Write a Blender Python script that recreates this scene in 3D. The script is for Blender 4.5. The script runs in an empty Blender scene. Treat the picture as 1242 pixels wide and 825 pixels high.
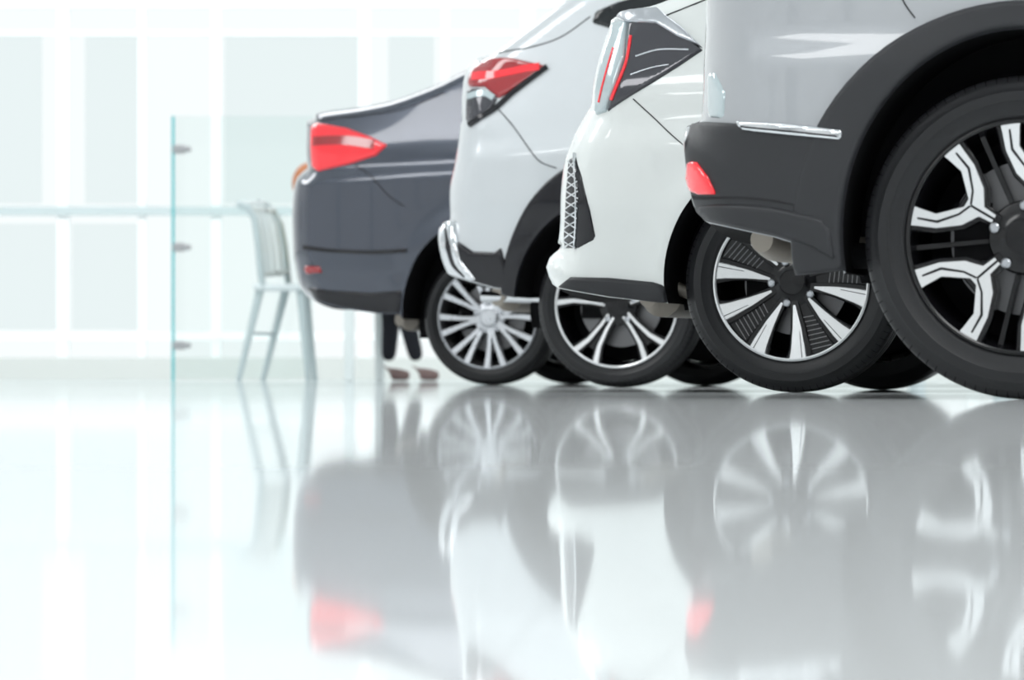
import bpy, math, numpy as np
from mathutils import Vector
from mathutils.geometry import delaunay_2d_cdt
F=4500.0; CX=621.0; HY=449.6; CAM=0.065; TH=math.radians(15)
sc=bpy.context.scene
sc.view_settings.view_transform='Standard'
COL=sc.collection
# ------------------------------------------------------------ materials
def mat(name,base,rough=.5,metal=0.,coat=0.,spec=.5,emis=None,es=0.,noise=0.,nscale=40.,bump=0.,trans=0.,cr=.03):
    m=bpy.data.materials.new(name); m.use_nodes=True
    nt=m.node_tree; b=nt.nodes['Principled BSDF']
    b.inputs['Base Color'].default_value=(*base,1); b.inputs['Roughness'].default_value=rough
    b.inputs['Metallic'].default_value=metal; b.inputs['Coat Weight'].default_value=coat
    b.inputs['Coat Roughness'].default_value=cr
    b.inputs['Specular IOR Level'].default_value=spec
    b.inputs['Transmission Weight'].default_value=trans
    if emis: b.inputs['Emission Color'].default_value=(*emis,1); b.inputs['Emission Strength'].default_value=es
    if noise or bump:
        tc=nt.nodes.new('ShaderNodeTexCoord'); n=nt.nodes.new('ShaderNodeTexNoise'); n.inputs['Scale'].default_value=nscale
        nt.links.new(tc.outputs['Object'],n.inputs['Vector'])
        if noise:
            mr=nt.nodes.new('ShaderNodeMapRange'); mr.inputs['To Min'].default_value=max(0,rough-noise); mr.inputs['To Max'].default_value=rough+noise
            nt.links.new(n.outputs['Fac'],mr.inputs['Value']); nt.links.new(mr.outputs['Result'],b.inputs['Roughness'])
        if bump:
            bp=nt.nodes.new('ShaderNodeBump'); bp.inputs['Strength'].default_value=bump; bp.inputs['Distance'].default_value=.01
            nt.links.new(n.outputs['Fac'],bp.inputs['Height']); nt.links.new(bp.outputs['Normal'],b.inputs['Normal'])
    return m
M={}
M['p4']=mat('paint_silver_grey',(.36,.375,.395),.35,.3,1,noise=.02)
M['p3']=mat('paint_pearl_white',(.72,.75,.735),.35,0,1,noise=.02)
M['p2']=mat('paint_silver_white',(.53,.56,.58),.33,.2,1,noise=.02)
M['p1']=mat('paint_dark_blue_grey',(.042,.052,.075),.25,.4,1,noise=.02)
M['clad']=mat('textured_black_plastic',(.020,.021,.024),.5,noise=.05,nscale=200,spec=.4)
M['gblack']=mat('gloss_black_plastic',(.004,.004,.007),.12,0,0,spec=.5,noise=.02)
M['under']=mat('underbody_dark',(.008,.008,.009),.9,noise=.05,spec=.1)
M['gap']=mat('panel_gap',(.01,.01,.012),.8)
M['chrome']=mat('chrome',(.66,.68,.70),.10,1,noise=.02)
M['satin']=mat('satin_silver',(.50,.52,.55),.25,.9,noise=.02)
M['glass']=mat('dark_window_glass',(.008,.010,.012),.05,0,0,spec=.5,noise=.01)
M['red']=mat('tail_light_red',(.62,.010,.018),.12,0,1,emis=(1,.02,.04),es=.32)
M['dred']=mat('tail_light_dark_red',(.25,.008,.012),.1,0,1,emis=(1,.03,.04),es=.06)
M['clear']=mat('clear_lens',(.45,.53,.55),.12,.2,1)
M['smoke']=mat('smoked_lens',(.05,.05,.06),.08,.3,.6)
M['tyre']=mat('tyre_rubber',(.010,.0105,.012),.42,noise=.08,nscale=90,bump=.05,spec=.35)
M['alloy']=mat('machined_alloy',(.78,.79,.80),.22,.8,noise=.03)
M['silver']=mat('silver_alloy',(.62,.64,.67),.28,.75,noise=.03)
M['wblack']=mat('gloss_black_alloy',(.004,.004,.005),.2,0,0,spec=.4,noise=.02)
M['disc']=mat('brake_disc_steel',(.16,.16,.165),.4,.8,noise=.05)
M['muff']=mat('muffler_metal',(.34,.31,.27),.45,.4,noise=.05)
# ------------------------------------------------------------ mesh utils
class MB:
    def __init__(s): s.v=[];s.f=[];s.m=[];s.mats=[];s.sm=[]
    def mi(s,k):
        mm=M[k] if isinstance(k,str) else k
        if mm not in s.mats: s.mats.append(mm)
        return s.mats.index(mm)
    def add(s,vs,fs,k,smooth=True):
        o=len(s.v); i=s.mi(k); s.v+= [tuple(x) for x in vs]
        for f in fs: s.f.append([a+o for a in f]); s.m.append(i); s.sm.append(smooth)
    def lathe(s,prof,k,seg=64,c=(0,0,0)):
        vs=[];fs=[];n=len(prof)
        for j in range(seg):
            a=2*math.pi*j/seg
            for r,w in prof: vs.append((c[0]+r*math.cos(a),c[1]+w,c[2]+r*math.sin(a)))
        for j in range(seg):
            j2=(j+1)%seg
            for i in range(n-1): fs.append([j*n+i,j*n+i+1,j2*n+i+1,j2*n+i])
        s.add(vs,fs,k)
    def box(s,x0,x1,y0,y1,z0,z1,k):
        vs=[(x,y,z) for x in(x0,x1) for y in(y0,y1) for z in(z0,z1)]
        s.add(vs,[[0,1,3,2],[4,6,7,5],[0,4,5,1],[2,3,7,6],[0,2,6,4],[1,5,7,3]],k,False)
    def tube(s,pts,r,k,seg=12):
        pts=[Vector(p) for p in pts]; rr=r if isinstance(r,(list,tuple)) else [r]*len(pts)
        vs=[];fs=[]
        for i,p in enumerate(pts):
            t=(pts[min(i+1,len(pts)-1)]-pts[max(i-1,0)]).normalized()
            a=t.cross(Vector((0,1,0))) if abs(t.y)<.9 else t.cross(Vector((1,0,0)))
            a.normalize(); b=t.cross(a)
            for j in range(seg):
                an=2*math.pi*j/seg; vs.append(p+rr[i]*(a*math.cos(an)+b*math.sin(an)))
        for i in range(len(pts)-1):
            for j in range(seg):
                j2=(j+1)%seg; fs.append([i*seg+j,i*seg+j2,(i+1)*seg+j2,(i+1)*seg+j])
        fs.append(list(range(seg))); fs.append([(len(pts)-1)*seg+j for j in range(seg)][::-1])
        s.add(vs,fs,k)
    def obj(s,name,parent=None,sharp=35,bevel=0,normals=None):
        me=bpy.data.meshes.new(name); me.from_pydata(s.v,[],s.f)
        for m in s.mats: me.materials.append(m)
        me.polygons.foreach_set('material_index',s.m); me.polygons.foreach_set('use_smooth',s.sm)
        me.update()
        if normals is not None: me.normals_split_custom_set_from_vertices([tuple(n) for n in normals])
        elif sharp: me.set_sharp_from_angle(angle=math.radians(sharp))
        o=bpy.data.objects.new(name,me); COL.objects.link(o)
        if parent: o.parent=parent
        if bevel:
            b=o.modifiers.new('bevel','BEVEL'); b.width=bevel; b.segments=2; b.limit_method='ANGLE'
        return o
def empty(name,loc=(0,0,0),rz=0):
    e=bpy.data.objects.new(name,None); e.location=loc; e.rotation_euler=(0,0,rz); e.empty_display_size=.2; COL.objects.link(e); return e
def crom(P,step,closed=False):
    P=[np.array(p,float) for p in P]; n=len(P); out=[]
    rng=range(n) if closed else range(n-1)
    for i in rng:
        if closed: a,b,c,d=P[(i-1)%n],P[i],P[(i+1)%n],P[(i+2)%n]
        else: a,b,c,d=P[max(i-1,0)],P[i],P[i+1],P[min(i+2,n-1)]
        L=np.linalg.norm(c-b); k=max(1,int(L/step))
        t1=(c-a); t2=(d-b)
        l1=np.linalg.norm(t1);l2=np.linalg.norm(t2)
        t1=t1/(l1+1e-9)*min(l1*.5,L); t2=t2/(l2+1e-9)*min(l2*.5,L)
        for j in range(k):
            t=j/k; h=(2*t**3-3*t*t+1,t**3-2*t*t+t,-2*t**3+3*t*t,t**3-t*t)
            out.append(h[0]*b+h[1]*t1+h[2]*c+h[3]*t2)
    if not closed: out.append(P[-1])
    return out
def lin(P,step,closed=False):
    P=[np.array(p,float) for p in P]; n=len(P); out=[]
    for i in (range(n) if closed else range(n-1)):
        b,c=P[i],P[(i+1)%n]; k=max(1,int(np.linalg.norm(c-b)/step))
        for j in range(k): out.append(b+(c-b)*j/k)
    if not closed: out.append(P[-1])
    return out
def inside(poly,U,H):
    x,y=poly[:,0],poly[:,1]; x2,y2=np.roll(x,-1),np.roll(y,-1)
    r=np.zeros(len(U),bool)
    for i in range(len(x)):
        if y[i]==y2[i]: continue
        c=((y[i]>H)!=(y2[i]>H)) & (U<(x2[i]-x[i])*(H-y[i])/(y2[i]-y[i])+x[i]); r^=c
    return r
def segd(A,B,U,H):
    P=np.stack([U,H],1)[:,None,:]; AB=(B-A)[None]; AP=P-A[None]
    t=np.clip((AP*AB).sum(2)/np.maximum((AB**2).sum(2),1e-12),0,1)
    return np.linalg.norm(AP-t[...,None]*AB,axis=2)
def area(p): 
    x,y=p[:,0],p[:,1]; return .5*np.sum(x*np.roll(y,-1)-np.roll(x,-1)*y)
def cdt(poly,extra):
    n=len(poly); vs=[Vector((float(a),float(b))) for a,b in list(poly)+list(extra)]
    r=delaunay_2d_cdt(vs,[],[list(range(n))],1,1e-6)
    return np.array([[v.x,v.y] for v in r[0]]),[list(f) for f in r[2]],r[3]
class Car:
    def __init__(s,name,px,sc_,R,W,WB,paint,belt=.95,tum=.38,rx=.4,ry=.4,hbL=.3,hbR=.22,creases=(),flare=.015):
        s.__dict__.update(locals()); s.d=F/sc_; s.wx=(px-CX)/sc_
        s.e=empty(name,(s.wx,s.d,0),-TH)
    def loc(s,px,py,w=0.):
        k=(px-CX)/F; c,sn=math.cos(TH),math.sin(TH)
        u=(k*(s.d+w*c)-s.wx-w*sn)/(c+k*sn); Y=s.d-u*sn+w*c
        return u,CAM+(HY-py)/F*Y
    def tumble(s,U,H):
        U=np.asarray(U,float);H=np.asarray(H,float); x=H-s.belt
        t=s.tum*(np.sqrt(x*x+.0025)+x)/2
        t=t+.05*np.clip((.62-H)/.4,0,1)**2
        t=t+.09*np.clip((-U-.3)/.6,0,1)**2+.12*np.clip((U-2.6)/.9,0,1)**2
        for a,b,amp,wd,u1 in s.creases:
            z=np.clip((H-(a+b*U))/wd,-1,1); fade=np.clip((u1-U)/.3,0,1) if u1 is not None else 1
            t=t+amp*(.5+.5*np.sin(z*math.pi/2))*fade
        for cu in (0,s.WB):
            rr=np.sqrt(((U-cu)/s.rx)**2+((H-s.R)/s.ry)**2)
            t=t-s.flare*np.exp(-((rr-1)/.16)**2)
        return t
    def outline(s,rear,roof,front,bump):
        pcs=[]
        def cv(P,Rw):
            o=[]
            for p in P:
                if len(p)==3: o.append((p[1],p[2])); continue
                w=Rw
                for _ in range(6):
                    u,h=s.loc(p[0],p[1],w); w=Rw+float(s.tumble(u,h))
                o.append((u,h))
            return o
        for segs,Ru,Rw in rear: pcs.append((crom(cv(segs,Rw),.02),Ru,Rw,'rear'))
        for segs,Ru,Rw in roof: pcs.append((crom(cv(segs,Rw),.03),Ru,Rw,'roof'))
        pcs.append((crom(front,.05),.2,.35,'front'))
        hb=s.hbR
        def arch(cu,l,r):
            a0=-math.asin((s.R-r)/s.ry); a1=math.pi+math.asin((s.R-l)/s.ry)
            return [np.array((cu+s.rx*math.cos(a),s.R+s.ry*math.sin(a))) for a in np.linspace(a0,a1,60)]
        pcs.append((arch(s.WB,hb,hb),0,0,'under')); 
        pcs.append((arch(0,s.hbL,hb),0,0,'under'))
        pcs.append((lin(cv(bump,.02),.02),0,0,'under'))
        P=[];ru=[];rw=[];tg=[]
        for pts,a,b,t in pcs:
            for p in pts:
                if P and np.linalg.norm(P[-1]-p)<.004: continue
                P.append(np.array(p,float));ru.append(a);rw.append(b);tg.append(t)
        if np.linalg.norm(P[0]-P[-1])<.004: P.pop();ru.pop();rw.pop();tg.pop()
        P=np.array(P)[::-1]; ru=np.array(ru)[::-1].copy(); rw=np.array(rw)[::-1].copy(); tg=tg[::-1]
        s.P=P; s.tg=tg; n=len(P)
        rd=np.array([t!='under' for t in tg])
        for _ in range(3):
            for ar in (ru,rw):
                l,r_=np.roll(ar,1),np.roll(ar,-1)
                l=np.where(np.roll(rd,1),l,ar); r_=np.where(np.roll(rd,-1),r_,ar)
                ar[:]=np.where(rd,(l+ar+r_)/3,ar)
        keep=[i for i in range(n) if rd[i] and rd[(i+1)%n]]
        s.A=P[keep]; s.B=P[[(i+1)%n for i in keep]]; s.ru=(ru[keep]+ru[[(i+1)%n for i in keep]])/2; s.rw=(rw[keep]+rw[[(i+1)%n for i in keep]])/2
        s.rd=rd
        return s
    def S(s,U,H):
        U=np.atleast_1d(np.asarray(U,float));H=np.atleast_1d(np.asarray(H,float)); add=np.zeros(len(U))
        for i in range(0,len(U),1500):
            d=segd(s.A,s.B,U[i:i+1500],H[i:i+1500]); q=np.clip(1-d/s.ru[None],0,1)
            add[i:i+1500]=(s.rw[None]*(1-np.sqrt(1-q*q))).max(1)
        return s.tumble(U,H)+add
    def N(s,U,H,e=.003):
        a=(s.S(U+e,H)-s.S(U-e,H))/(2*e); b=(s.S(U,H+e)-s.S(U,H-e))/(2*e)
        a=np.clip(a,-12,12);b=np.clip(b,-12,12)
        n=np.stack([a,-np.ones_like(a),b],1); return n/np.linalg.norm(n,axis=1)[:,None]
    def on(s,px,py):
        w=0.
        for _ in range(14):
            u,h=s.loc(px,py,w); w=.5*w+.5*min(float(s.S(u,h)[0]),.5)
        if not inside(s.P,np.array([u]),np.array([h]))[0]:
            d=segd(s.P,np.roll(s.P,-1,0),np.array([u]),np.array([h]))[0]; i=int(d.argmin())
            A,B=s.P[i],np.roll(s.P,-1,0)[i]; t=np.clip(((np.array([u,h])-A)@(B-A))/((B-A)@(B-A)+1e-12),0,1); u,h=A+(B-A)*t
        return (float(u),float(h))
    def body(s,bandmat):
        P=s.P; n=len(P); mn,mx=P.min(0),P.max(0)
        ex=[]
        T=np.roll(P,-1,0)-np.roll(P,1,0); T/=np.linalg.norm(T,axis=1)[:,None]+1e-9
        inn=np.stack([-T[:,1],T[:,0]],1)
        for q in (.004,.012,.026,.045,.07,.1,.14): ex.append(P[s.rd]+inn[s.rd]*q)
        for q in (.01,.025): ex.append(P[~s.rd]+inn[~s.rd]*q)
        g=[]
        for u0,u1,st in ((mn[0],.75,.018),(.75,mx[0],.06)):
            uu,hh=np.meshgrid(np.arange(u0,u1,st),np.arange(mn[1],mx[1],st)); g.append(np.stack([uu.ravel(),hh.ravel()],1))
        g=np.vstack(g)
        d=np.concatenate([segd(P,np.roll(P,-1,0),g[i:i+1500,0],g[i:i+1500,1]).min(1) for i in range(0,len(g),1500)])
        g=g[d>.02]; ex=np.vstack(ex)
        d=np.concatenate([segd(P,np.roll(P,-1,0),ex[i:i+1500,0],ex[i:i+1500,1]).min(1) for i in range(0,len(ex),1500)])
        ex=ex[d>.0035]; ex=np.vstack([ex,g]); ex=ex[inside(P,ex[:,0],ex[:,1])]
        V,Fs,orig=cdt(P,ex)
        W=s.S(V[:,0],V[:,1]); nr=s.N(V[:,0],V[:,1])
        for i,o in enumerate(orig):
            for k in o:
                if k<n and s.rd[k]:
                    nn=-inn[k]; nr[i]=(nn[0],-.05,nn[1]); nr[i]/=np.linalg.norm(nr[i])
        mb=MB(); mb.add(np.stack([V[:,0],W,V[:,1]],1),Fs,s.paint); mb.obj('side_panel_right',s.e,normals=nr)
        mb=MB(); mb.add(np.stack([V[:,0],s.W-W,V[:,1]],1),[f[::-1] for f in Fs],s.paint); nr2=nr.copy(); nr2[:,1]*=-1; mb.obj('side_panel_left',s.e,normals=nr2)
        Wb=s.S(P[:,0],P[:,1]); K=10; vs=[]
        for i in range(n):
            bow=.035 if s.rd[i] else 0
            for k in range(K+1):
                t=k/K; y=Wb[i]+(s.W-2*Wb[i])*t; b=bow*(1-(2*t-1)**2)
                vs.append((P[i,0]-inn[i,0]*b,y,P[i,1]-inn[i,1]*b))
        mb=MB(); mb.v=vs
        for i in range(n):
            j=(i+1)%n
            for k in range(K):
                key='under' if (s.tg[i]=='under' or s.tg[j]=='under') else bandmat(*(.5*(P[i]+P[j])),k/K,s.paint)
                mb.f.append([i*(K+1)+k,i*(K+1)+k+1,j*(K+1)+k+1,j*(K+1)+k]); mb.m.append(mb.mi(key)); mb.sm.append(True)
        mb.obj('transverse_shell',s.e,sharp=40)
        mb=MB()
        for cu in (0,s.WB):
            for w in (.30,s.W-.30):
                vs=[(cu+1.02*s.rx*math.cos(a),w,s.R+1.02*s.ry*math.sin(a)) for a in np.linspace(-.2,math.pi+.2,30)]
                mb.add(vs,[list(range(30))],'under',False)
            mb.tube([(cu,.2,s.R-.03),(cu,s.W-.2,s.R-.03)],.045,'under')
        mb.obj('wheel_well_liners',s.e)
    def patch(s,name,poly,k,off=.006,bev=.012,smooth=False,res=.014,m=False):
        P=[p if (m or len(p)==3) else s.on(*p) for p in poly]; P=[(p[1],p[2]) if len(p)==3 else p for p in P]
        P=(crom if smooth else lin)(P,res,True); Q=[P[0]]
        for p in P[1:]:
            if np.linalg.norm(p-Q[-1])>.002: Q.append(p)
        if np.linalg.norm(Q[0]-Q[-1])<.002: Q.pop()
        P=np.array(Q)
        if area(P)<0: P=P[::-1]
        T=np.roll(P,-1,0)-np.roll(P,1,0); T/=np.linalg.norm(T,axis=1)[:,None]+1e-9; inn=np.stack([-T[:,1],T[:,0]],1)
        ex=[P+inn*bev*q for q in (.12,.35,.65,1.1)]
        mn,mx=P.min(0),P.max(0); uu,hh=np.meshgrid(np.arange(mn[0],mx[0],res),np.arange(mn[1],mx[1],res)); g=np.stack([uu.ravel(),hh.ravel()],1)
        B=np.roll(P,-1,0)
        g=g[segd(P,B,g[:,0],g[:,1]).min(1)>bev*1.3]; exx=[]
        for q,e in zip((.12,.35,.65,1.1),ex):
            dd=segd(P,B,e[:,0],e[:,1]).min(1); exx.append(e[dd>bev*q*.9])
        ex=np.vstack(exx+[g]); ex=ex[inside(P,ex[:,0],ex[:,1])]
        V,Fs,o=cdt(P,ex)
        d=segd(P,B,V[:,0],V[:,1]).min(1); q=np.clip(1-d/bev,0,1); of=-.003+(off+.003)*np.sqrt(1-q*q)
        W=s.S(V[:,0],V[:,1]); nr=s.N(V[:,0],V[:,1])
        X=np.stack([V[:,0],W,V[:,1]],1)+nr*of[:,None]
        mb=MB(); mb.add(X,Fs,k); return mb.obj(name,s.e,sharp=60)
    def strip(s,name,pts,width,k,off=.0015,smooth=True,m=False):
        P=[p if m else s.on(*p) for p in pts]; P=np.array((crom if smooth else lin)(P,.01))
        T=np.gradient(P,axis=0); T/=np.linalg.norm(T,axis=1)[:,None]+1e-9; nn=np.stack([-T[:,1],T[:,0]],1)
        wd=np.full(len(P),width/2) if np.isscalar(width) else np.interp(np.linspace(0,1,len(P)),np.linspace(0,1,len(width)),np.array(width)/2)
        rows=[]
        for q,o in ((-1,-.002),(-.8,off),(.8,off),(1,-.002)):
            V=P+nn*(wd*q)[:,None]; rows.append(np.stack([V[:,0],s.S(V[:,0],V[:,1]),V[:,1]],1)+s.N(V[:,0],V[:,1])*o)
        n=len(P); vs=np.vstack(rows); fs=[[r*n+i,r*n+i+1,(r+1)*n+i+1,(r+1)*n+i] for r in range(3) for i in range(n-1)]
        mb=MB(); mb.add(vs,fs,k); return mb.obj(name,s.e)
    def annulus(s,name,rx0,ry0,rx1,ry1,a0,a1,k,off=.015,cu=0):
        a=np.linspace(math.radians(a0),math.radians(a1),50)
        o=[(cu+rx1*math.cos(t),s.R+ry1*math.sin(t)) for t in a]+[(cu+rx0*math.cos(t),s.R+ry0*math.sin(t)) for t in a[::-1]]
        return s.patch(name,o,k,off,.012,m=True)
    def wheels(s,Rr,spokes,tw=.22):
        R=s.R; mb=MB(); mid=(R+Rr)/2
        pr=[(Rr-.004,.016),(Rr+.006,.008),(Rr+.012,.006),(mid-.012,.001),(mid-.010,-.001),(mid+.012,-.001),(mid+.014,.002),(R-.022,.010),(R-.008,.022),(R-.002,.038)]
        g=[.06,.10,.14,.17]
        for x in g:
            if x<tw-.05: pr+=[(R,x-.006),(R-.007,x-.004),(R-.007,x+.004),(R,x+.006)]
        pr+=[(R-.002,tw-.038),(R-.012,tw-.018),(mid,tw),(Rr,tw-.01)]
        mb.lathe(pr,'tyre',128)
        for j in range(90):
            a=2*math.pi*j/90; vs=[]
            for rr,w,da in ((R-.016,.014,0),(R-.006,.0235,0),(R-.0015,.0385,.004)):
                for dd in (-.003,.003):
                    A=a+da+dd; vs.append((rr*math.cos(A)*1.001,w-.0008,rr*math.sin(A)*1.001))
            mb.add(vs,[[0,1,3,2],[2,3,5,4]],'under',False)
        kind=spokes
        lip={'A':'wblack','B':'alloy','C':'silver','D':'alloy'}[kind]
        mb.lathe([(Rr-.002,.018),(Rr-.001,.006),(Rr-.006,.003),(Rr-.010,.006),(Rr-.011,.014)],lip,96)
        mb.lathe([(Rr-.010,.010),(Rr-.022,.05),(Rr-.03,tw-.01)],'wblack' if kind!='C' else 'disc',96)
        mb.lathe([(Rr-.03,tw-.03),(.0001,tw-.03)],'under',48)
        mb.lathe([(Rr*.66,.095),(Rr*.66,.09),(Rr*.25,.09)],'disc',64)
        mb.box(-Rr*.62,-Rr*.3,.07,.1,-.05,.08,'under')
        def rib(pts,wid,phi,k,y0=.034,y1=.008,th=.03,dy=0,smooth=False):
            P=np.array(crom(pts,.04) if smooth else lin(pts,.08)); n=len(P)
            T=np.gradient(P,axis=0);T/=np.linalg.norm(T,axis=1)[:,None]+1e-9; nn=np.stack([-T[:,1],T[:,0]],1)
            L=np.concatenate([[0],np.cumsum(np.linalg.norm(np.diff(P,axis=0),axis=1))]); L/=L[-1]
            wd=np.interp(L,np.linspace(0,1,len(wid)),wid)/2
            vs=[];c,sn=math.cos(math.radians(phi)),math.sin(math.radians(phi))
            for q,e in ((-1,th),(-1,.004),(-.88,0),(.88,0),(1,.004),(1,th)):
                V=(P+nn*(wd*q)[:,None])
                for a,b in V:
                    rr=math.hypot(a,b)
                    if rr>.975: a*=.975/rr; b*=.975/rr
                    r=math.hypot(a,b); y=y0+(y1-y0)*min(r,1)+dy+e
                    a*=Rr;b*=Rr; vs.append((a*c-b*sn,y,a*sn+b*c))
            fs=[[r*n+i,r*n+i+1,(r+1)*n+i+1,(r+1)*n+i] for r in range(5) for i in range(n-1)]
            mb.add(vs,fs,k,False)
        def plate(pts,phi,k,y0=.034,y1=.008,th=.03,dy=0,bev=.012):
            # flat polygonal spoke face (a,b in rim radii) with chamfered rim
            P=np.array(lin(pts,.07,True)); c,sn=math.cos(math.radians(phi)),math.sin(math.radians(phi))
            if area(P)<0: P=P[::-1]
            rr=np.linalg.norm(P,axis=1); P=P*np.minimum(1,.975/rr)[:,None]
            T=np.roll(P,-1,0)-np.roll(P,1,0); T/=np.linalg.norm(T,axis=1)[:,None]+1e-9; inn=np.stack([-T[:,1],T[:,0]],1)
            V,Fs,o=cdt(P,[])
            def w3(A,e): 
                out=[]
                for a,b in A:
                    r=math.hypot(a,b); out.append((Rr*(a*c-b*sn),y0+(y1-y0)*min(r,1)+dy+e,Rr*(a*sn+b*c)))
                return out
            idx={tuple(np.round(p,6)):i for i,p in enumerate(P)}
            V2=np.array([v+ (inn[idx[tuple(np.round(v,6))]]*bev if tuple(np.round(v,6)) in idx else 0) for v in V])
            mb.add(w3(V2,0),Fs,k,False)
            n=len(P); ring=w3(P+inn*bev,0)+w3(P,.003)+w3(P,th)
            mb.add(ring,[[r*n+i,r*n+(i+1)%n,(r+1)*n+(i+1)%n,(r+1)*n+i] for r in range(2) for i in range(n)],k,False)
        if kind=='A':   # five angular Y spokes, gloss black with machined faces
            half=[(.24,.055),(.40,.075),(.475,.20),(.66,.345),(.91,.47),(.97,.24),(.76,.215),(.62,.075)]
            face=[(.30,.04),(.42,.050),(.505,.185),(.675,.315),(.90,.415),(.965,.25),(.745,.205),(.575,.035)]
            for k in range(5):
                ph=149+72*k
                Y=half+[(a,-b) for a,b in half[::-1]]
                plate(Y,ph,'wblack',dy=.004,th=.05)
                Yf=face+[(a,-b) for a,b in face[::-1]]
                plate(Yf,ph,'alloy',dy=.0,th=.006,bev=.006)
                # black pocket along each arm and down the stem
                rib([(.28,0),(.53,0)],[.022,.022],ph,'wblack',dy=-.0014,th=.003)
                for sg in (1,-1):
                    rib([(.53,.008*sg),(.575,.115*sg),(.70,.262*sg),(.86,.32*sg)],[.020,.020,.026,.018],ph,'wblack',dy=-.0014,th=.003)
                rib([(.25,0),(.97,0)],[.04,.05],ph+36,'wblack',dy=.03)
        if kind=='B':
            for k in range(5):
                ph=-65+72*k
                for sg in (1,-1):
                    arm=[(.20,.08*sg),(.55,.17*sg),(.80,.26*sg),(.97,.35*sg)]
                    rib(arm,[.10,.17,.26,.36],ph,'wblack',dy=.004,th=.04)
                    rib([(.27,.10*sg),(.55,.185*sg),(.80,.28*sg),(.97,.36*sg)],[.03,.11,.18,.25],ph,'alloy')
                    rib([(.60,.17*sg),(.93,.28*sg)],[.008,.012],ph,'wblack',dy=-.0008,th=.002)
                rib([(.15,0),(.55,0),(.97,0)],[.22,.26,.40],ph,'wblack',dy=.012,th=.03)
                for j in range(8):
                    x=.45+j*.06; rib([(x,-.09-.07*(x-.4)),(x+.05,.09+.07*(x-.4))],[.012,.012],ph,'disc',dy=.0105,th=.004)
        if kind=='D':
            for k in range(5):
                ph=-122+72*k
                for sg in (1,-1):
                    rib([(.15,.05*sg),(.40,.06*sg),(.70,.10*sg),(.97,.20*sg)],[.12,.12,.14,.2],ph,'wblack',dy=.004,th=.04)
                    rib([(.2,.05*sg),(.40,.055*sg),(.70,.10*sg),(.97,.20*sg)],[.04,.055,.07,.10],ph,'alloy')
                rib([(.2,0),(.8,0)],[.1,.16],ph,'wblack',dy=.012)
        if kind=='C':
            for k in range(8):
                ph=9+45*k
                rib([(.12,0),(.40,0)],[.16,.15],ph,'silver',dy=.002)
                for sg in (1,-1):
                    rib([(.30,.035*sg),(.50,.06*sg),(.97,.17*sg)],[.07,.09,.13],ph,'silver')
        mb.lathe([(Rr*.32,.05),(Rr*.30,.036),(Rr*.22,.031),(Rr*.17,.026),(Rr*.15,.021),(.0001,.019)],{'A':'wblack','B':'wblack','C':'silver','D':'wblack'}[kind],40)
        for k in range(5):
            a=math.radians(90+72*k+(20 if kind=='B' else 0)); r=Rr*.27; mb.lathe([(.012,.05),(.012,.026),(.008,.022),(.0001,.022)],'satin',8,(r*math.cos(a),0,r*math.sin(a)))
        o=mb.obj('rear_wheel_right',s.e,sharp=35); o.location=(0,.012,R)
        for nm,u,y,rz in (('front_wheel_right',s.WB,.012,0),('rear_wheel_left',0,s.W-.012,math.pi),('front_wheel_left',s.WB,s.W-.012,math.pi)):
            q=bpy.data.objects.new(nm,o.data); COL.objects.link(q); q.parent=s.e; q.location=(u,y,R); q.rotation_euler=(0,0,rz)
# ============================================================ CAR 4 : grey SUV (nearest)
c4=Car('suv_car',1240,544,.364,1.85,2.66,'p4',belt=1.02,rx=.415,ry=.47,hbL=.285,creases=[(.80,.0,.012,.06,None)],flare=.0)
c4.outline(
 rear=[([(860,271),(849,256),(841,225),(836,192),(835,168),(840,152)],.16,.30),([(857,147),(859,110),(861,60),(863,0),(868,-60)],.2,.32)],
 roof=[([(868,-60),(884,-150),(915,-250),('m',-.38,1.60),('m',.3,1.68),('m',1.3,1.66),('m',2.0,1.42),('m',2.5,1.12),('m',3.1,1.03),('m',3.45,.9)],.10,.16)],
 front=[(3.45,.9),(3.57,.6),(3.58,.35),(3.48,.22),(3.2,.22)],
 bump=[(1028,331),(1012,320),(985,302),(940,288),(860,271)])
def bm4(u,h,t,p):
    if u<.2:
        if h<.62: return 'clad'
        if h>1.08 and h<1.5: return 'glass' if .1<t<.85 else p
        if .8<h<1.08 and (t<.15 or t>=.8): return 'dred'
    if 1.6<u<2.4 and h>1.1: return 'glass'
    return p
c4.body(bm4)
bp=[(838,155),(857,148),(897,150),(1028,164),(1016,220),(1012,270),(1018,300),(1026,329),(1012,319),(985,301),(940,287),(861,270),(850,255),(842,225),(837,192),(836,168)]
c4.patch('bumper_cladding',bp,'clad',.018)
c4.annulus('wheel_arch_cladding',.409,.464,.53,.53,-18,189,'clad',.020)
c4.annulus('wheel_arch_cladding_front',.409,.464,.53,.53,-18,198,'clad',.020,cu=2.66)
c4.patch('chrome_trim',[(897,147),(950,149),(1026,157),(1024,172),(960,166),(902,160)],'chrome',.026,.005,res=.008)
c4.strip('chrome_trim_groove',[(905,155),(960,160),(1018,166)],.005,'gblack',.0275)
c4.patch('rear_reflector',[(844,193),(854,195),(866,212),(877,234),(847,232),(842,215)],'red',.026,.005,res=.008)
c4.strip('bumper_lower_seam',[(848,236),(880,238),(940,243),(990,254),(1012,262)],.006,'gap',.0195)
c4.patch('lower_valance',[(850,244),(880,244),(940,249),(990,260),(1010,268),(1014,295),(1018,318),(985,299),(940,285),(862,268)],'clad',.026,.010)
c4.patch('tail_light_base',[(858,88),(868,88),(880,112),(878,144),(858,143)],'clear',.006)
c4.patch('side_glass',[('m',-.2,1.12),('m',2.0,1.08),('m',1.5,1.52),('m',.2,1.56),('m',-.25,1.42)],'glass',.006,res=.05)
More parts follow.
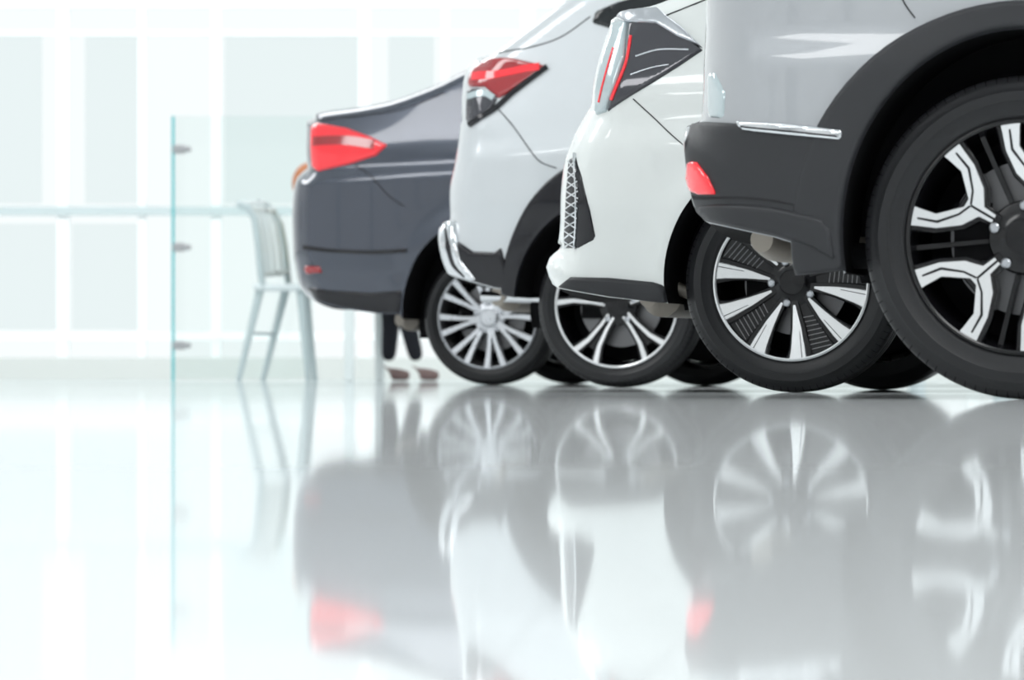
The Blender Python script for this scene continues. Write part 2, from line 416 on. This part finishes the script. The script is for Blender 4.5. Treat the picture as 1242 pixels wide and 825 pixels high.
c4.patch('sill_cladding',[('m',.52,.23),('m',2.15,.23),('m',2.15,.36),('m',.53,.36)],'clad',.018,res=.04)
c4.strip('shoulder_seam',[(1110,22),(1095,0),(1075,-60)],.004,'gap')
c4.wheels(.265,'A',.235)
mb=MB(); mb.tube([(-.66,.35,.375),(-.64,.42,.375),(-.62,1.0,.375),(-.62,1.1,.375)],[.03,.05,.05,.03],'muff',16); mb.tube([(-.5,.30,.36),(-.2,.32,.33),(.3,.5,.27)],.028,'muff')
mb.tube([(-.42,.2,.33),(.0,.28,.33)],.03,'under')
mb.obj('muffler',c4.e)
# ============================================================ CAR 3 : white hatchback
c3=Car('hatchback_car',958,409,.328,1.80,2.70,'p3',belt=.92,rx=.385,ry=.385,hbL=.28,hbR=.18,creases=[(.80,.06,.014,.07,None),(.52,.0,-.012,.07,None)],flare=.02)
c3.outline(
 rear=[([(677,350),(671,338),(667,325),(672,311),(684,299)],.14,.24),([(684,299),(686,270),(687,235),(691,200),(697,182),(706,160),(721,134)],.16,.30),
       ([(722,130),(726,100),(734,68),(742,44),(750,22)],.16,.28)],
 roof=[([(750,22),(762,12),(790,8),(816,-1),(860,-24),(930,-70),(1010,-103),(1080,-112),('m',1.0,1.43),('m',1.7,1.30),('m',2.3,1.04),('m',3.0,.93),('m',3.45,.76)],.08,.12)],
 front=[(3.45,.76),(3.60,.5),(3.60,.3),(3.50,.18),(3.2,.18)],
 bump=[(812,368),(790,366),(740,361),(677,350)])
def bm3(u,h,t,p):
    if u<.6:
        if h<.36: return 'gblack'
        if .95<h<1.05 : return 'dred'
        if h>1.12 and u>-.3 : return 'glass' if .05<t<.9 else p
    if 1.2<u<2.25 and h>1.0: return 'glass'
    return p
c3.body(bm3)
c3.patch('rear_light_smoked',[(764,27),(800,24),(826,40),(853,61),(822,82),(790,102),(765,117),(737,136),(749,105),(760,70)],'smoke',.010,.008,res=.008)
c3.patch('rear_light_clear',[(750,24),(763,27),(759,70),(748,105),(736,136),(723,140),(725,110),(733,70),(742,45)],'clear',.014,.008,res=.008)
c3.patch('light_blade',[(752,20),(800,13),(828,34),(853,59),(822,47),(796,31),(764,30)],'satin',.020,.006,res=.008)
c3.strip('red_light_line',[(767,45),(760,80),(744,122)],.009,'red',.014)
c3.strip('red_light_line_rear',[(748,60),(738,95),(731,125)],.005,'red',.017)
c3.strip('lens_rib',[(772,70),(800,62),(836,62)],.006,'satin',.012)
c3.strip('lens_rib',[(766,92),(790,84),(812,80)],.004,'satin',.012)
c3.patch('side_vent',[(691,190),(698,186),(706,215),(716,255),(723,290),(702,301),(684,302),(686,250)],'gblack',.004,.006)
for i in range(9):
    y=196+i*12
    x0=691-(i*.7); x1=699+i*1.6
    c3.strip('vent_lattice',[(x0,y),(min(x1,x0+14),y+9)],.0055,'chrome',.007,smooth=False)
    c3.strip('vent_lattice',[(min(x1,x0+14),y),(x0,y+9)],.0055,'chrome',.007,smooth=False)
c3.strip('vent_edge',[(698,186),(700,230),(700,270),(698,300)],.006,'chrome',.008)
c3.patch('rear_lip',[(678,349),(692,336),(740,337),(792,342),(806,346),(812,368),(790,366),(740,360)],'clad',.016,.01)
c3.strip('bumper_seam',[(768,120),(792,142),(815,164),(835,180),(865,195)],.004,'gap')
c3.strip('hatch_seam',[(800,22),(830,10),(870,-6)],.004,'gap')
c3.patch('side_glass',[('m',.0,1.02),('m',1.9,.98),('m',1.3,1.32),('m',.4,1.36),('m',.0,1.2)],'glass',.006,res=.05)
c3.wheels(.237,'B')
mb=MB(); mb.tube([(-.50,.30,.30),(-.47,.36,.30),(-.42,.75,.30),(-.42,.85,.30)],[.04,.07,.07,.04],'muff',16); mb.tube([(-.35,.25,.27),(-.1,.32,.24),(.3,.4,.24)],.025,'muff'); mb.tube([(-.4,.22,.32),(-.15,.25,.22)],.02,'muff')
mb.obj('muffler',c3.e)
# ============================================================ CAR 2 : silver-white compact SUV
c2=Car('compact_suv_car',746,315,.318,1.79,2.61,'p2',belt=1.0,tum=.34,rx=.41,ry=.42,hbL=.35,hbR=.22,creases=[(.98,.10,.02,.06,None),(.66,.0,-.012,.07,None)],flare=.0)
c2.outline(
 rear=[([(548,335),(541,318),(536,292),(538,273),(546,267)],.12,.22),([(553,266),(551,245),(552,225),(557,203),(561,178),(565,152)],.18,.30),
       ([(565,150),(566,125),(568,100),(574,83),(590,69)],.16,.28)],
 roof=[([(590,69),(612,57),(640,37),(668,16),(690,0),(720,-18),(770,-28),('m',.6,1.60),('m',1.3,1.56),('m',1.9,1.34),('m',2.4,1.07),('m',3.0,.98),('m',3.40,.82)],.09,.15)],
 front=[(3.40,.82),(3.52,.55),(3.52,.35),(3.44,.22),(3.1,.22)],
 bump=[(616,352),(600,350),(572,342),(548,335)])
def bm2(u,h,t,p):
    if u<.4:
        if h<.55: return 'gblack'
        if 1.0<h<1.22 and (t<.3 or t>=.7): return 'red'
        if h>1.24 and h<1.5: return 'glass' if .05<t<.9 else p
    if 1.3<u<2.3 and h>1.08: return 'glass'
    return p
c2.body(bm2)
c2.patch('tail_light_red',[(573,86),(590,72),(620,70),(664,80),(648,93),(622,110),(605,120),(588,106),(568,106),(569,97)],'dred',.012,.012)
c2.strip('tail_light_glow',[(575,94),(600,92),(640,84),(655,82)],.035,'red',.014)
c2.patch('tail_light_clear',[(568,108),(587,107),(604,119),(596,134),(571,152),(566,150)],'smoke',.012,.01)
c2.strip('tail_light_bar',[(570,118),(588,114),(600,120)],.03,'clear',.014)
c2.strip('tail_light_edge',[(664,81),(624,111),(600,132),(570,152)],.02,'gblack',.012)
c2.annulus('wheel_arch_cladding',.403,.413,.465,.585,-15,176,'gblack',.014)
c2.annulus('wheel_arch_cladding_front',.403,.413,.465,.585,-15,195,'gblack',.014,cu=2.61)
c2.patch('lower_bumper',[(545,300),(555,292),(574,305),(600,306),(608,300),(614,322),(618,351),(600,349),(572,341),(548,334)],'gblack',.014,.012)
c2.patch('chrome_diffuser',[(538,274),(547,268),(553,268),(556,290),(561,315),(582,341),(572,341),(549,334),(542,318),(537,292)],'chrome',.022,.012)
c2.strip('diffuser_reflection',[(545,276),(547,298),(554,320),(566,336)],[.008,.02,.018,.008],'gblack',.0235)  # black strip standing in for dark reflections in the chrome
c2.strip('bumper_seam',[(602,130),(620,150),(640,178),(655,196),(675,204)],.005,'gap')
c2.strip('hatch_seam',[(604,64),(640,58),(680,45),(716,20)],.005,'gap')
c2.patch('quarter_glass',[(718,28),(722,14),(750,2),(790,-8),(850,-10),(850,18),(800,14),(745,36)],'glass',.008,.01)
c2.patch('side_glass',[('m',.45,1.14),('m',2.0,1.06),('m',1.5,1.44),('m',.5,1.48)],'glass',.006,res=.05)
c2.wheels(.245,'D')
mb=MB(); mb.tube([(-.55,.30,.36),(-.52,.36,.36),(-.5,.8,.36),(-.5,.9,.36)],[.04,.06,.06,.04],'muff',16); mb.tube([(-.62,.32,.36),(-.35,.30,.35)],.022,'chrome'); mb.obj('muffler',c2.e)
# ============================================================ CAR 1 : dark sedan
c1=Car('sedan_car',590,269,.305,1.70,2.60,'p1',belt=1.08,tum=.34,rx=.40,ry=.45,hbL=.30,hbR=.18,creases=[(.99,.04,.03,.05,None),(.56,-.0,-.02,.06,None)],flare=.02)
c1.outline(
 rear=[([(382,365),(370,349),(364,322),(362,300),(361,262),(363,235),(369,214),(378,206)],.16,.30),([(378,204),(377,185),(378,160),(380,145)],.14,.26)],
 roof=[([(380,145),(384,137),(440,129),(480,121),(530,103),(565,86),(600,72),(660,58),('m',.9,1.52),('m',1.4,1.46),('m',1.9,1.24),('m',2.3,1.06),('m',2.9,.97),('m',3.25,.8)],.06,.10)],
 front=[(3.25,.8),(3.40,.55),(3.40,.3),(3.30,.18),(3.1,.18)],
 bump=[(486,381),(465,381),(420,375),(382,365)])
def bm1(u,h,t,p):
    if u<.3:
        if .92<h<1.12 and (t<.3 or t>=.7): return 'red'
        if h>1.3 and u>-.5: return 'glass' if .05<t<.9 else p
    if 1.2<u<2.2 and h>1.08: return 'glass'
    return p
c1.body(bm1)
c1.patch('tail_light',[(379,152),(386,149),(420,155),(450,166),(470,176),(456,189),(425,199),(386,208),(379,204)],'red',.012,.012)
c1.strip('tail_light_bar',[(382,172),(420,171),(455,176)],.05,'dred',.013)
c1.patch('bumper_reflector',[(369,322),(388,323),(391,331),(371,333)],'dred',.012,.008)
c1.strip('trunk_seam',[(386,146),(440,140),(490,132),(540,112)],.006,'gap')
c1.strip('bumper_seam',[(430,200),(450,214),(470,236),(490,250)],.006,'gap')
c1.strip('bumper_line',[(368,300),(400,304),(450,306),(494,304)],.02,'gblack',.006)
c1.patch('lower_valance',[(372,348),(400,352),(450,355),(488,352),(486,380),(465,380),(420,374),(383,364)],'gblack',.008,.012)
c1.patch('side_glass',[('m',.0,1.16),('m',1.9,1.10),('m',1.3,1.38),('m',.4,1.42)],'glass',.006,res=.05)
c1.wheels(.235,'C')
mb=MB(); mb.tube([(-.50,.30,.30),(-.47,.36,.30),(-.42,.75,.30),(-.42,.85,.30)],[.03,.05,.05,.03],'muff',16); mb.obj('muffler',c1.e)

# ============================================================ ROOM
YB=28.0; SB=F/YB
bx=lambda px:(px-CX)/SB
bz=lambda py:CAM+(HY-py)/SB
def floor_mat():
    m=bpy.data.materials.new('polished_epoxy_floor'); m.use_nodes=True; nt=m.node_tree; nt.nodes.clear(); N=nt.nodes.new; L=nt.links.new
    o=N('ShaderNodeOutputMaterial'); d=N('ShaderNodeBsdfDiffuse'); g=N('ShaderNodeBsdfGlossy'); mx=N('ShaderNodeMixShader'); fr=N('ShaderNodeFresnel'); ml=N('ShaderNodeMath')
    d.inputs[0].default_value=(.76,.785,.795,1); g.inputs[0].default_value=(.96,.99,.995,1); fr.inputs[0].default_value=1.45; ml.operation='MULTIPLY'; ml.inputs[1].default_value=.82
    tc=N('ShaderNodeTexCoord'); n=N('ShaderNodeTexNoise'); n.inputs['Scale'].default_value=1.2; mr=N('ShaderNodeMapRange'); mr.inputs['To Min'].default_value=.028; mr.inputs['To Max'].default_value=.046
    L(tc.outputs['Object'],n.inputs['Vector']); L(n.outputs['Fac'],mr.inputs['Value']); L(mr.outputs['Result'],g.inputs['Roughness'])
    L(fr.outputs[0],ml.inputs[0]); L(ml.outputs[0],mx.inputs[0]); L(d.outputs[0],mx.inputs[1]); L(g.outputs[0],mx.inputs[2]); L(mx.outputs[0],o.inputs[0]); return m
M['floor']=floor_mat()
M['frame']=mat('white_window_frame',(.86,.89,.89),.5,noise=.03)
M['rail']=mat('grey_rail',(.50,.58,.59),.5,noise=.03)
M['base']=mat('baseboard_beige_grey',(.60,.63,.61),.6,noise=.03)
M['white']=mat('white_paint',(.9,.92,.92),.6,noise=.03)
M['wallg']=mat('grey_reflection_wall',(.30,.32,.33),.6,noise=.03)  # for the unseen wall added to be mirrored in the cars
def tinted(name,col,gl=.06):
    m=bpy.data.materials.new(name); m.use_nodes=True; nt=m.node_tree; nt.nodes.clear()
    o=nt.nodes.new('ShaderNodeOutputMaterial'); t=nt.nodes.new('ShaderNodeBsdfTransparent'); g=nt.nodes.new('ShaderNodeBsdfGlossy'); mx=nt.nodes.new('ShaderNodeMixShader')
    t.inputs[0].default_value=(*col,1); g.inputs['Roughness'].default_value=.02; mx.inputs[0].default_value=gl
    nt.links.new(t.outputs[0],mx.inputs[1]); nt.links.new(g.outputs[0],mx.inputs[2]); nt.links.new(mx.outputs[0],o.inputs[0]); return m
M['pane']=tinted('window_pane',(.98,.99,.99),.0); M['pane2']=tinted('window_film',(.93,.95,.95),.0); M['gl']=tinted('clear_glass_panel',(.96,.985,.98),.03)
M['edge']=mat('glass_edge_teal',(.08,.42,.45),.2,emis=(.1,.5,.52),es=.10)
mb=MB(); mb.box(-14,14,-8,YB,-.05,0,'floor'); mb.obj('floor')
mb=MB(); mb.box(-14,14,-8,YB+.2,4.6,4.7,'white'); mb.obj('ceiling')
mb=MB(); mb.box(-14,14,YB-.02,YB+.12,0,bz(434),'base'); mb.obj('baseboard_back')
mb=MB()
def mull(px,w): mb.box(bx(px)-w/SB/2,bx(px)+w/SB/2,YB,YB+.1,bz(434),4.6,'frame')
for px,w in ((-280,14),(-100,12),(76,14),(172,9),(262,12),(442,14),(540,8),(640,16),(820,14),(1000,14),(1180,14),(1360,14),(1540,14)): mull(px,w)
for py,h in ((408,10),(40,6),(4,10),(-120,12)): mb.box(-14,14,YB-.01,YB+.08,bz(py)-h/SB/2,bz(py)+h/SB/2,'frame')
mb.box(-14,14,YB-.04,YB+.08,bz(256)-5/SB,bz(256)+5/SB,'rail')
mb.obj('window_frames_back')
mb=MB(); mb.box(-14,14,YB+.105,YB+.115,bz(434),4.6,'pane'); mb.obj('window_1')
mb=MB()
for x0,x1,y0,y1 in ((-60,48,40,246),(100,166,40,246),(270,436,42,246),(470,526,42,246),(84,166,270,400),(-60,66,270,400),(700,990,40,400)):
    mb.box(bx(x0),bx(x1),YB+.16,YB+.165,bz(y1),bz(y0),'pane2')
mb.obj('window_blinds')
mb=MB()
for y in np.arange(-8,28.1,4): mb.box(-14,-13.8,y-.15,y+.15,0,4.6,'frame'); 
mb.box(-14,-13.8,-8,28,0,.2,'base'); mb.obj('wall_left')
mb=MB()
for y in np.arange(-8,28.1,4): mb.box(13.8,14,y-.15,y+.15,0,4.6,'frame')
mb.box(13.8,14,-8,28,0,.2,'base'); mb.obj('wall_right')
# unseen wall added behind the camera for car reflections: sill, columns, header, glazed bays
mb=MB(); mb.box(-14,14,-8.2,-8,0,.55,'wallg'); mb.box(-14,14,-8.2,-8,3.5,4.6,'white')
for x in np.arange(-12.5,14,3.6): mb.box(x-.28,x+.28,-8.3,-7.9,0,4.6,'wallg')
mb.obj('reflection_wall')
# glass partition
g=empty('glass_partition',(0,24.2,0)); SG=F/24.2
gx=lambda px:(px-CX)/SG
gz=lambda py:CAM+(HY-py)/SG
x0,x1=gx(210),gx(380); z1=gz(141)
r=.12; pts=[(x0,.012),(x1-r,.012)]+[(x1-r+r*math.sin(t),.012+r-r*math.cos(t)) for t in np.linspace(0,math.pi/2,8)]+[(x1,z1),(x0,z1)]
mb=MB(); n=len(pts); mb.add([(x,-.006,z) for x,z in pts]+[(x,.006,z) for x,z in pts],[list(range(n)),list(range(n,2*n))[::-1]],'gl',False)
mb.obj('pane',g)
mb=MB(); mb.add([(x,-.006,z) for x,z in pts]+[(x,.006,z) for x,z in pts],[[i,i+n,(i+1)%n+n,(i+1)%n] for i in range(n)],'edge',False)
mb.box(x0-.009,x0+.009,-.012,.012,0,z1,'edge'); mb.obj('pane_edge',g)
M['clamp']=mat('clamp_brushed_steel',(.34,.35,.36),.5,.3,noise=.03)
mb=MB()
for py in (181,300,419):
    z=gz(py); mb.box(x0-.0,x0+.08,-.035,.035,z-.028,z+.028,'clamp'); mb.box(x0+.06,x0+.115,-.045,.045,z-.018,z+.018,'clamp')
mb.obj('clamps',g,bevel=.01)
# ============================================================ chair, table, person
M['chairw']=mat('chair_white_plastic',(.58,.65,.66),.4,noise=.03)
M['chairf']=mat('chair_frame_grey',(.40,.48,.49),.4,noise=.03)
YC=23.4; SC=F/YC
qx=lambda px:(px-CX)/SC
qz=lambda py:max(0,CAM+(HY-py)/SC)
ch=empty('dining_chair',(0,YC,0))
prof=[(292,250),(304,254),(312,268),(316,300),(319,335),(322,350)]
prof2=[(316,245),(329,254),(338,272),(343,300),(346,330),(348,350)]
K=6
mb=MB()
def bp_(i,t):
    px=prof[i][0]*(1-t)+prof2[i][0]*t; py=prof[i][1]*(1-t)+prof2[i][1]*t
    return (qx(px)-.03*math.sin(t*math.pi)+.005,-.2+.4*t,qz(py))
for t in (.17,.33,.5,.67,.83): mb.tube([bp_(i,t) for i in range(5)],.013,'chairw')      # vertical slats
mb.tube([bp_(0,t) for t in np.linspace(0,1,9)],.024,'chairw'); mb.tube([bp_(1,t) for t in np.linspace(0,1,9)],.02,'chairw'); mb.tube([bp_(4,t) for t in np.linspace(0,1,9)],.018,'chairw')
mb.obj('back',ch)
mb=MB(); mb.tube([(qx(p[0]),-.2,qz(p[1])) for p in prof],.022,'chairf'); mb.tube([(qx(p[0]),.2,qz(p[1])) for p in prof2],.022,'chairf'); mb.obj('back_posts',ch)
mb=MB(); mb.box(qx(310),qx(374),-.22,.22,qz(353),qz(345),'chairw'); mb.obj('seat',ch,bevel=.012)
mb=MB()
for a,c,y in ((318,292,-.2),(366,376,-.2),(345,316,.2),(368,380,.2)): mb.tube([(qx(a),y*.8,qz(350)),(qx(c),y,0)],[.028,.018],'chairf')
mb.tube([(qx(305),-.18,qz(405)),(qx(330),.18,qz(405))],.01,'chairf'); mb.obj('legs',ch)
M['tleg']=mat('table_leg_white',(.62,.68,.68),.5,noise=.03)
tb=empty('table',(0,YC-.05,0))
mb=MB(); mb.box(qx(405),qx(600),-.4,.4,.93,.97,'white'); mb.obj('top',tb,bevel=.008)
mb=MB()
for px,y in ((427,-.35),(459,.3),(585,-.35),(590,.35)): mb.box(qx(px)-.03,qx(px)+.03,y-.03,y+.03,0,.93,'tleg')
mb.obj('legs',tb,bevel=.006)
t2=empty('display_table',(0,24.5,0)); S2=F/24.5
mb=MB(); mb.box((1020-CX)/S2,(1230-CX)/S2,-.4,.4,.72,.75,'white')
for px in (1068,1110,1215):
    x=(px-CX)/S2; mb.box(x-.03,x+.03,-.35,-.29,0,.72,'chairw'); mb.box(x-.01,x+.05,.3,.36,0,.72,'chairw')
mb.obj('top_and_legs',t2,bevel=.006)
# person (seated, facing +X)
M['skin']=mat('skin',(.62,.30,.19),.6,noise=.04); M['trs']=mat('dark_trousers',(.009,.010,.014),.8,noise=.05,spec=.2)
M['shirt']=mat('mustard_shirt',(.52,.40,.18),.8,noise=.05); M['hair']=mat('auburn_hair',(.42,.16,.07),.6,noise=.05,nscale=120); M['shoe']=mat('taupe_shoe',(.17,.12,.115),.8,noise=.05,spec=.2)
pe=empty('seated_person',(0,YC,0))
hx=qx(374); sh=.62
J={'pel':((hx,0,.70),.15),'sp1':((hx+.02,0,.84),.135),'sp2':((hx+.025,0,.97),.15),'chest':((hx+.02,0,1.03),.12),'neck':((hx+.005,0,1.09),.055),'neck2':((hx+.0,0,1.15),.05)}
AN={1:.50,-1:.69}; CF={1:.52,-1:.62}
for sd,y in (('l',.5),('r',-.5)):
    s_=1 if y>0 else -1
    J['hip'+sd]=((hx+.04,.10*s_,.69),.10); J['th'+sd]=((hx+.27,.11*s_,.68),.085); J['kn'+sd]=((hx+.50-.02*s_,.11*s_,.64),.064)
    J['cf'+sd]=((hx+CF[s_],.11*s_,.40),.064); J['an'+sd]=((hx+AN[s_],.11*s_,.12),.048)
    J['sho'+sd]=((hx+.03,.18*s_,1.03),.06); J['el'+sd]=((hx+.20,.25*s_,.90),.045); J['wr'+sd]=((hx+.43,.15*s_,1.0),.028)
E=[('pel','sp1'),('sp1','sp2'),('sp2','chest'),('chest','neck'),('neck','neck2')]
for sd in 'lr': E+=[('pel','hip'+sd),('hip'+sd,'th'+sd),('th'+sd,'kn'+sd),('kn'+sd,'cf'+sd),('cf'+sd,'an'+sd),('chest','sho'+sd),('sho'+sd,'el'+sd),('el'+sd,'wr'+sd)]
def skin(J,E,root,name,matf,mats,sub=2,par=None):
    ks=list(J); me=bpy.data.meshes.new(name); me.from_pydata([J[k][0] for k in ks],[(ks.index(a),ks.index(b)) for a,b in E],[]); o=bpy.data.objects.new(name,me); COL.objects.link(o)
    sm=o.modifiers.new('s','SKIN'); 
    if not me.skin_vertices: me.skin_vertices.new(name='')
    for i,k in enumerate(ks):
        sv=me.skin_vertices[0].data[i]; sv.radius=(J[k][1],J[k][1]); sv.use_root=(k==root)
    ss=o.modifiers.new('u','SUBSURF'); ss.levels=sub; ss.render_levels=sub
    dg=bpy.context.evaluated_depsgraph_get(); dg.update(); nm=bpy.data.meshes.new_from_object(o.evaluated_get(dg))
    bpy.data.objects.remove(o); o=bpy.data.objects.new(name,nm); COL.objects.link(o); nm.materials.clear()
    for m in mats: nm.materials.append(M[m])
    for p in nm.polygons: p.use_smooth=True; p.material_index=matf(p.center)
    if par: o.parent=par
    return o
def mf(c):
    if c.z>1.10 : return 2
    if c.x>hx+.36 and c.z>.8: return 2
    if c.z<.11: return 2
    if c.z>.74: return 1
    return 0
skin(J,E,'pel','body',mf,['trs','shirt','skin'],2,pe)
for sd,s_ in (('l',1),('r',-1)):
    w=Vector(J['wr'+sd][0]); HJ={'w':(tuple(w),.026),'p':(tuple(w+Vector((.05,0,-.005))),.034)}; HE=[('w','p')]
    for i,(dy,Lf) in enumerate(((-.030,.065),(-.010,.078),(.010,.072),(.030,.055))):
        b_=w+Vector((.085,dy,-.008)); HJ['a%d'%i]=(tuple(b_),.010); HJ['b%d'%i]=(tuple(b_+Vector((Lf*.5,0,-.005))),.009); HJ['c%d'%i]=(tuple(b_+Vector((Lf*.9,0,-.022))),.0075); HE+=[('p','a%d'%i),('a%d'%i,'b%d'%i),('b%d'%i,'c%d'%i)]
    HJ['t0']=(tuple(w+Vector((.04,-.035*s_,-.01))),.011); HJ['t1']=(tuple(w+Vector((.08,-.055*s_,-.02))),.009); HE+=[('p','t0'),('t0','t1')]
    skin(HJ,HE,'w','hand_'+sd,lambda c:0,['skin'],1,pe)
    a_=Vector(J['an'+sd][0]); FJ={'h':((a_.x-.03,a_.y,.042),.040),'m':((a_.x+.05,a_.y,.042),.042),'t':((a_.x+.14,a_.y,.030),.030),'k':((a_.x,a_.y,.08),.040)}
    skin(FJ,[('h','m'),('m','t'),('h','k')],'h','shoe_'+sd,lambda c:0,['shoe'],2,pe)
import bmesh
def head():
    bm=bmesh.new(); bmesh.ops.create_uvsphere(bm,u_segments=32,v_segments=24,radius=1)
    for v in bm.verts:
        x,y,z=v.co
        if z<0: sy=.074*(1+.25*z); sx=.098*(1+.12*z)
        else: sy=.076; sx=.098
        X=x*sx; 
        if x>.6 and abs(y)<.22 and -.35<z<.05: X+=.022*(1-abs(y)/.22)*(1-abs(z+.2)/.25 if abs(z+.2)<.25 else 0)
        if x>.6 and .0<z<.2 and .2<abs(y)<.5: X-=.008
        v.co=(X,y*sy,z*.122)
    me=bpy.data.meshes.new('head'); bm.to_mesh(me); bm.free(); me.materials.append(M['skin'])
    for p in me.polygons: p.use_smooth=True
    o=bpy.data.objects.new('head',me); COL.objects.link(o); o.parent=pe; o.location=(hx+.012,0,1.24); o.rotation_euler=(0,.15,0)
    bm=bmesh.new(); bmesh.ops.create_uvsphere(bm,u_segments=32,v_segments=24,radius=1)
    for v in bm.verts: v.co=(v.co.x*.104-.012,v.co.y*.083,v.co.z*.125+.012)
    bmesh.ops.delete(bm,geom=[v for v in bm.verts if v.co.x>.035 and v.co.z<.06],context='VERTS')
    me=bpy.data.meshes.new('hair'); bm.to_mesh(me); bm.free(); me.materials.append(M['hair'])
    for p in me.polygons: p.use_smooth=True
    h=bpy.data.objects.new('hair',me); COL.objects.link(h); h.parent=o
    mb=MB()
    for s_ in (1,-1):
        mb.tube([(.084,.03*s_,.012),(.092,.03*s_,.012)],[.010,.006],'gblack'); mb.tube([(-.0,.072*s_,.02),(.0,.084*s_,.0),(.002,.072*s_,-.02)],[.012,.014,.008],'skin')
    mb.tube([(.082,-.022,-.058),(.094,0,-.06),(.082,.022,-.058)],.005,'red')
    mb.obj('face',o)
head()
# ============================================================ LIGHT
w=bpy.data.worlds.new('World'); sc.world=w; w.use_nodes=True; bg=w.node_tree.nodes['Background']; bg.inputs[0].default_value=(.96,.995,1,1); bg.inputs[1].default_value=1.04
def area_l(name,loc,sx,sy,e,rot=(0,0,0)):
    l=bpy.data.lights.new(name,'AREA'); l.shape='RECTANGLE'; l.size=sx; l.size_y=sy; l.energy=e; l.color=(1,1,1)
    o=bpy.data.objects.new(name,l); o.location=loc; o.rotation_euler=rot; COL.objects.link(o)
for i,(x,y) in enumerate(((-4,6),(4,6),(-4,13),(4,13),(-4,20),(4,20),(-4,0),(4,0))): area_l('overhead_fill_%d'%(i+1),(x,y,4.5),5,1.6,165)  # added overhead fill, makes up for light the ceiling keeps out
area_l('overhead_fill_9',(-4,24.5,4.5),8,1.2,215,(math.radians(30),0,0)); area_l('overhead_fill_10',(5,24.5,4.5),8,1.2,215,(math.radians(30),0,0))  # added wash to brighten the back window frames
cam=bpy.data.cameras.new('camera'); co=bpy.data.objects.new('camera',cam); COL.objects.link(co); co.location=(0,0,CAM); co.rotation_euler=(math.pi/2,0,0)
cam.sensor_width=36; cam.lens=F/1242*36; cam.shift_y=(HY-412.5)/1242
cam.dof.use_dof=True; cam.dof.focus_distance=10; cam.dof.aperture_fstop=5.0; cam.clip_end=200
sc.camera=co
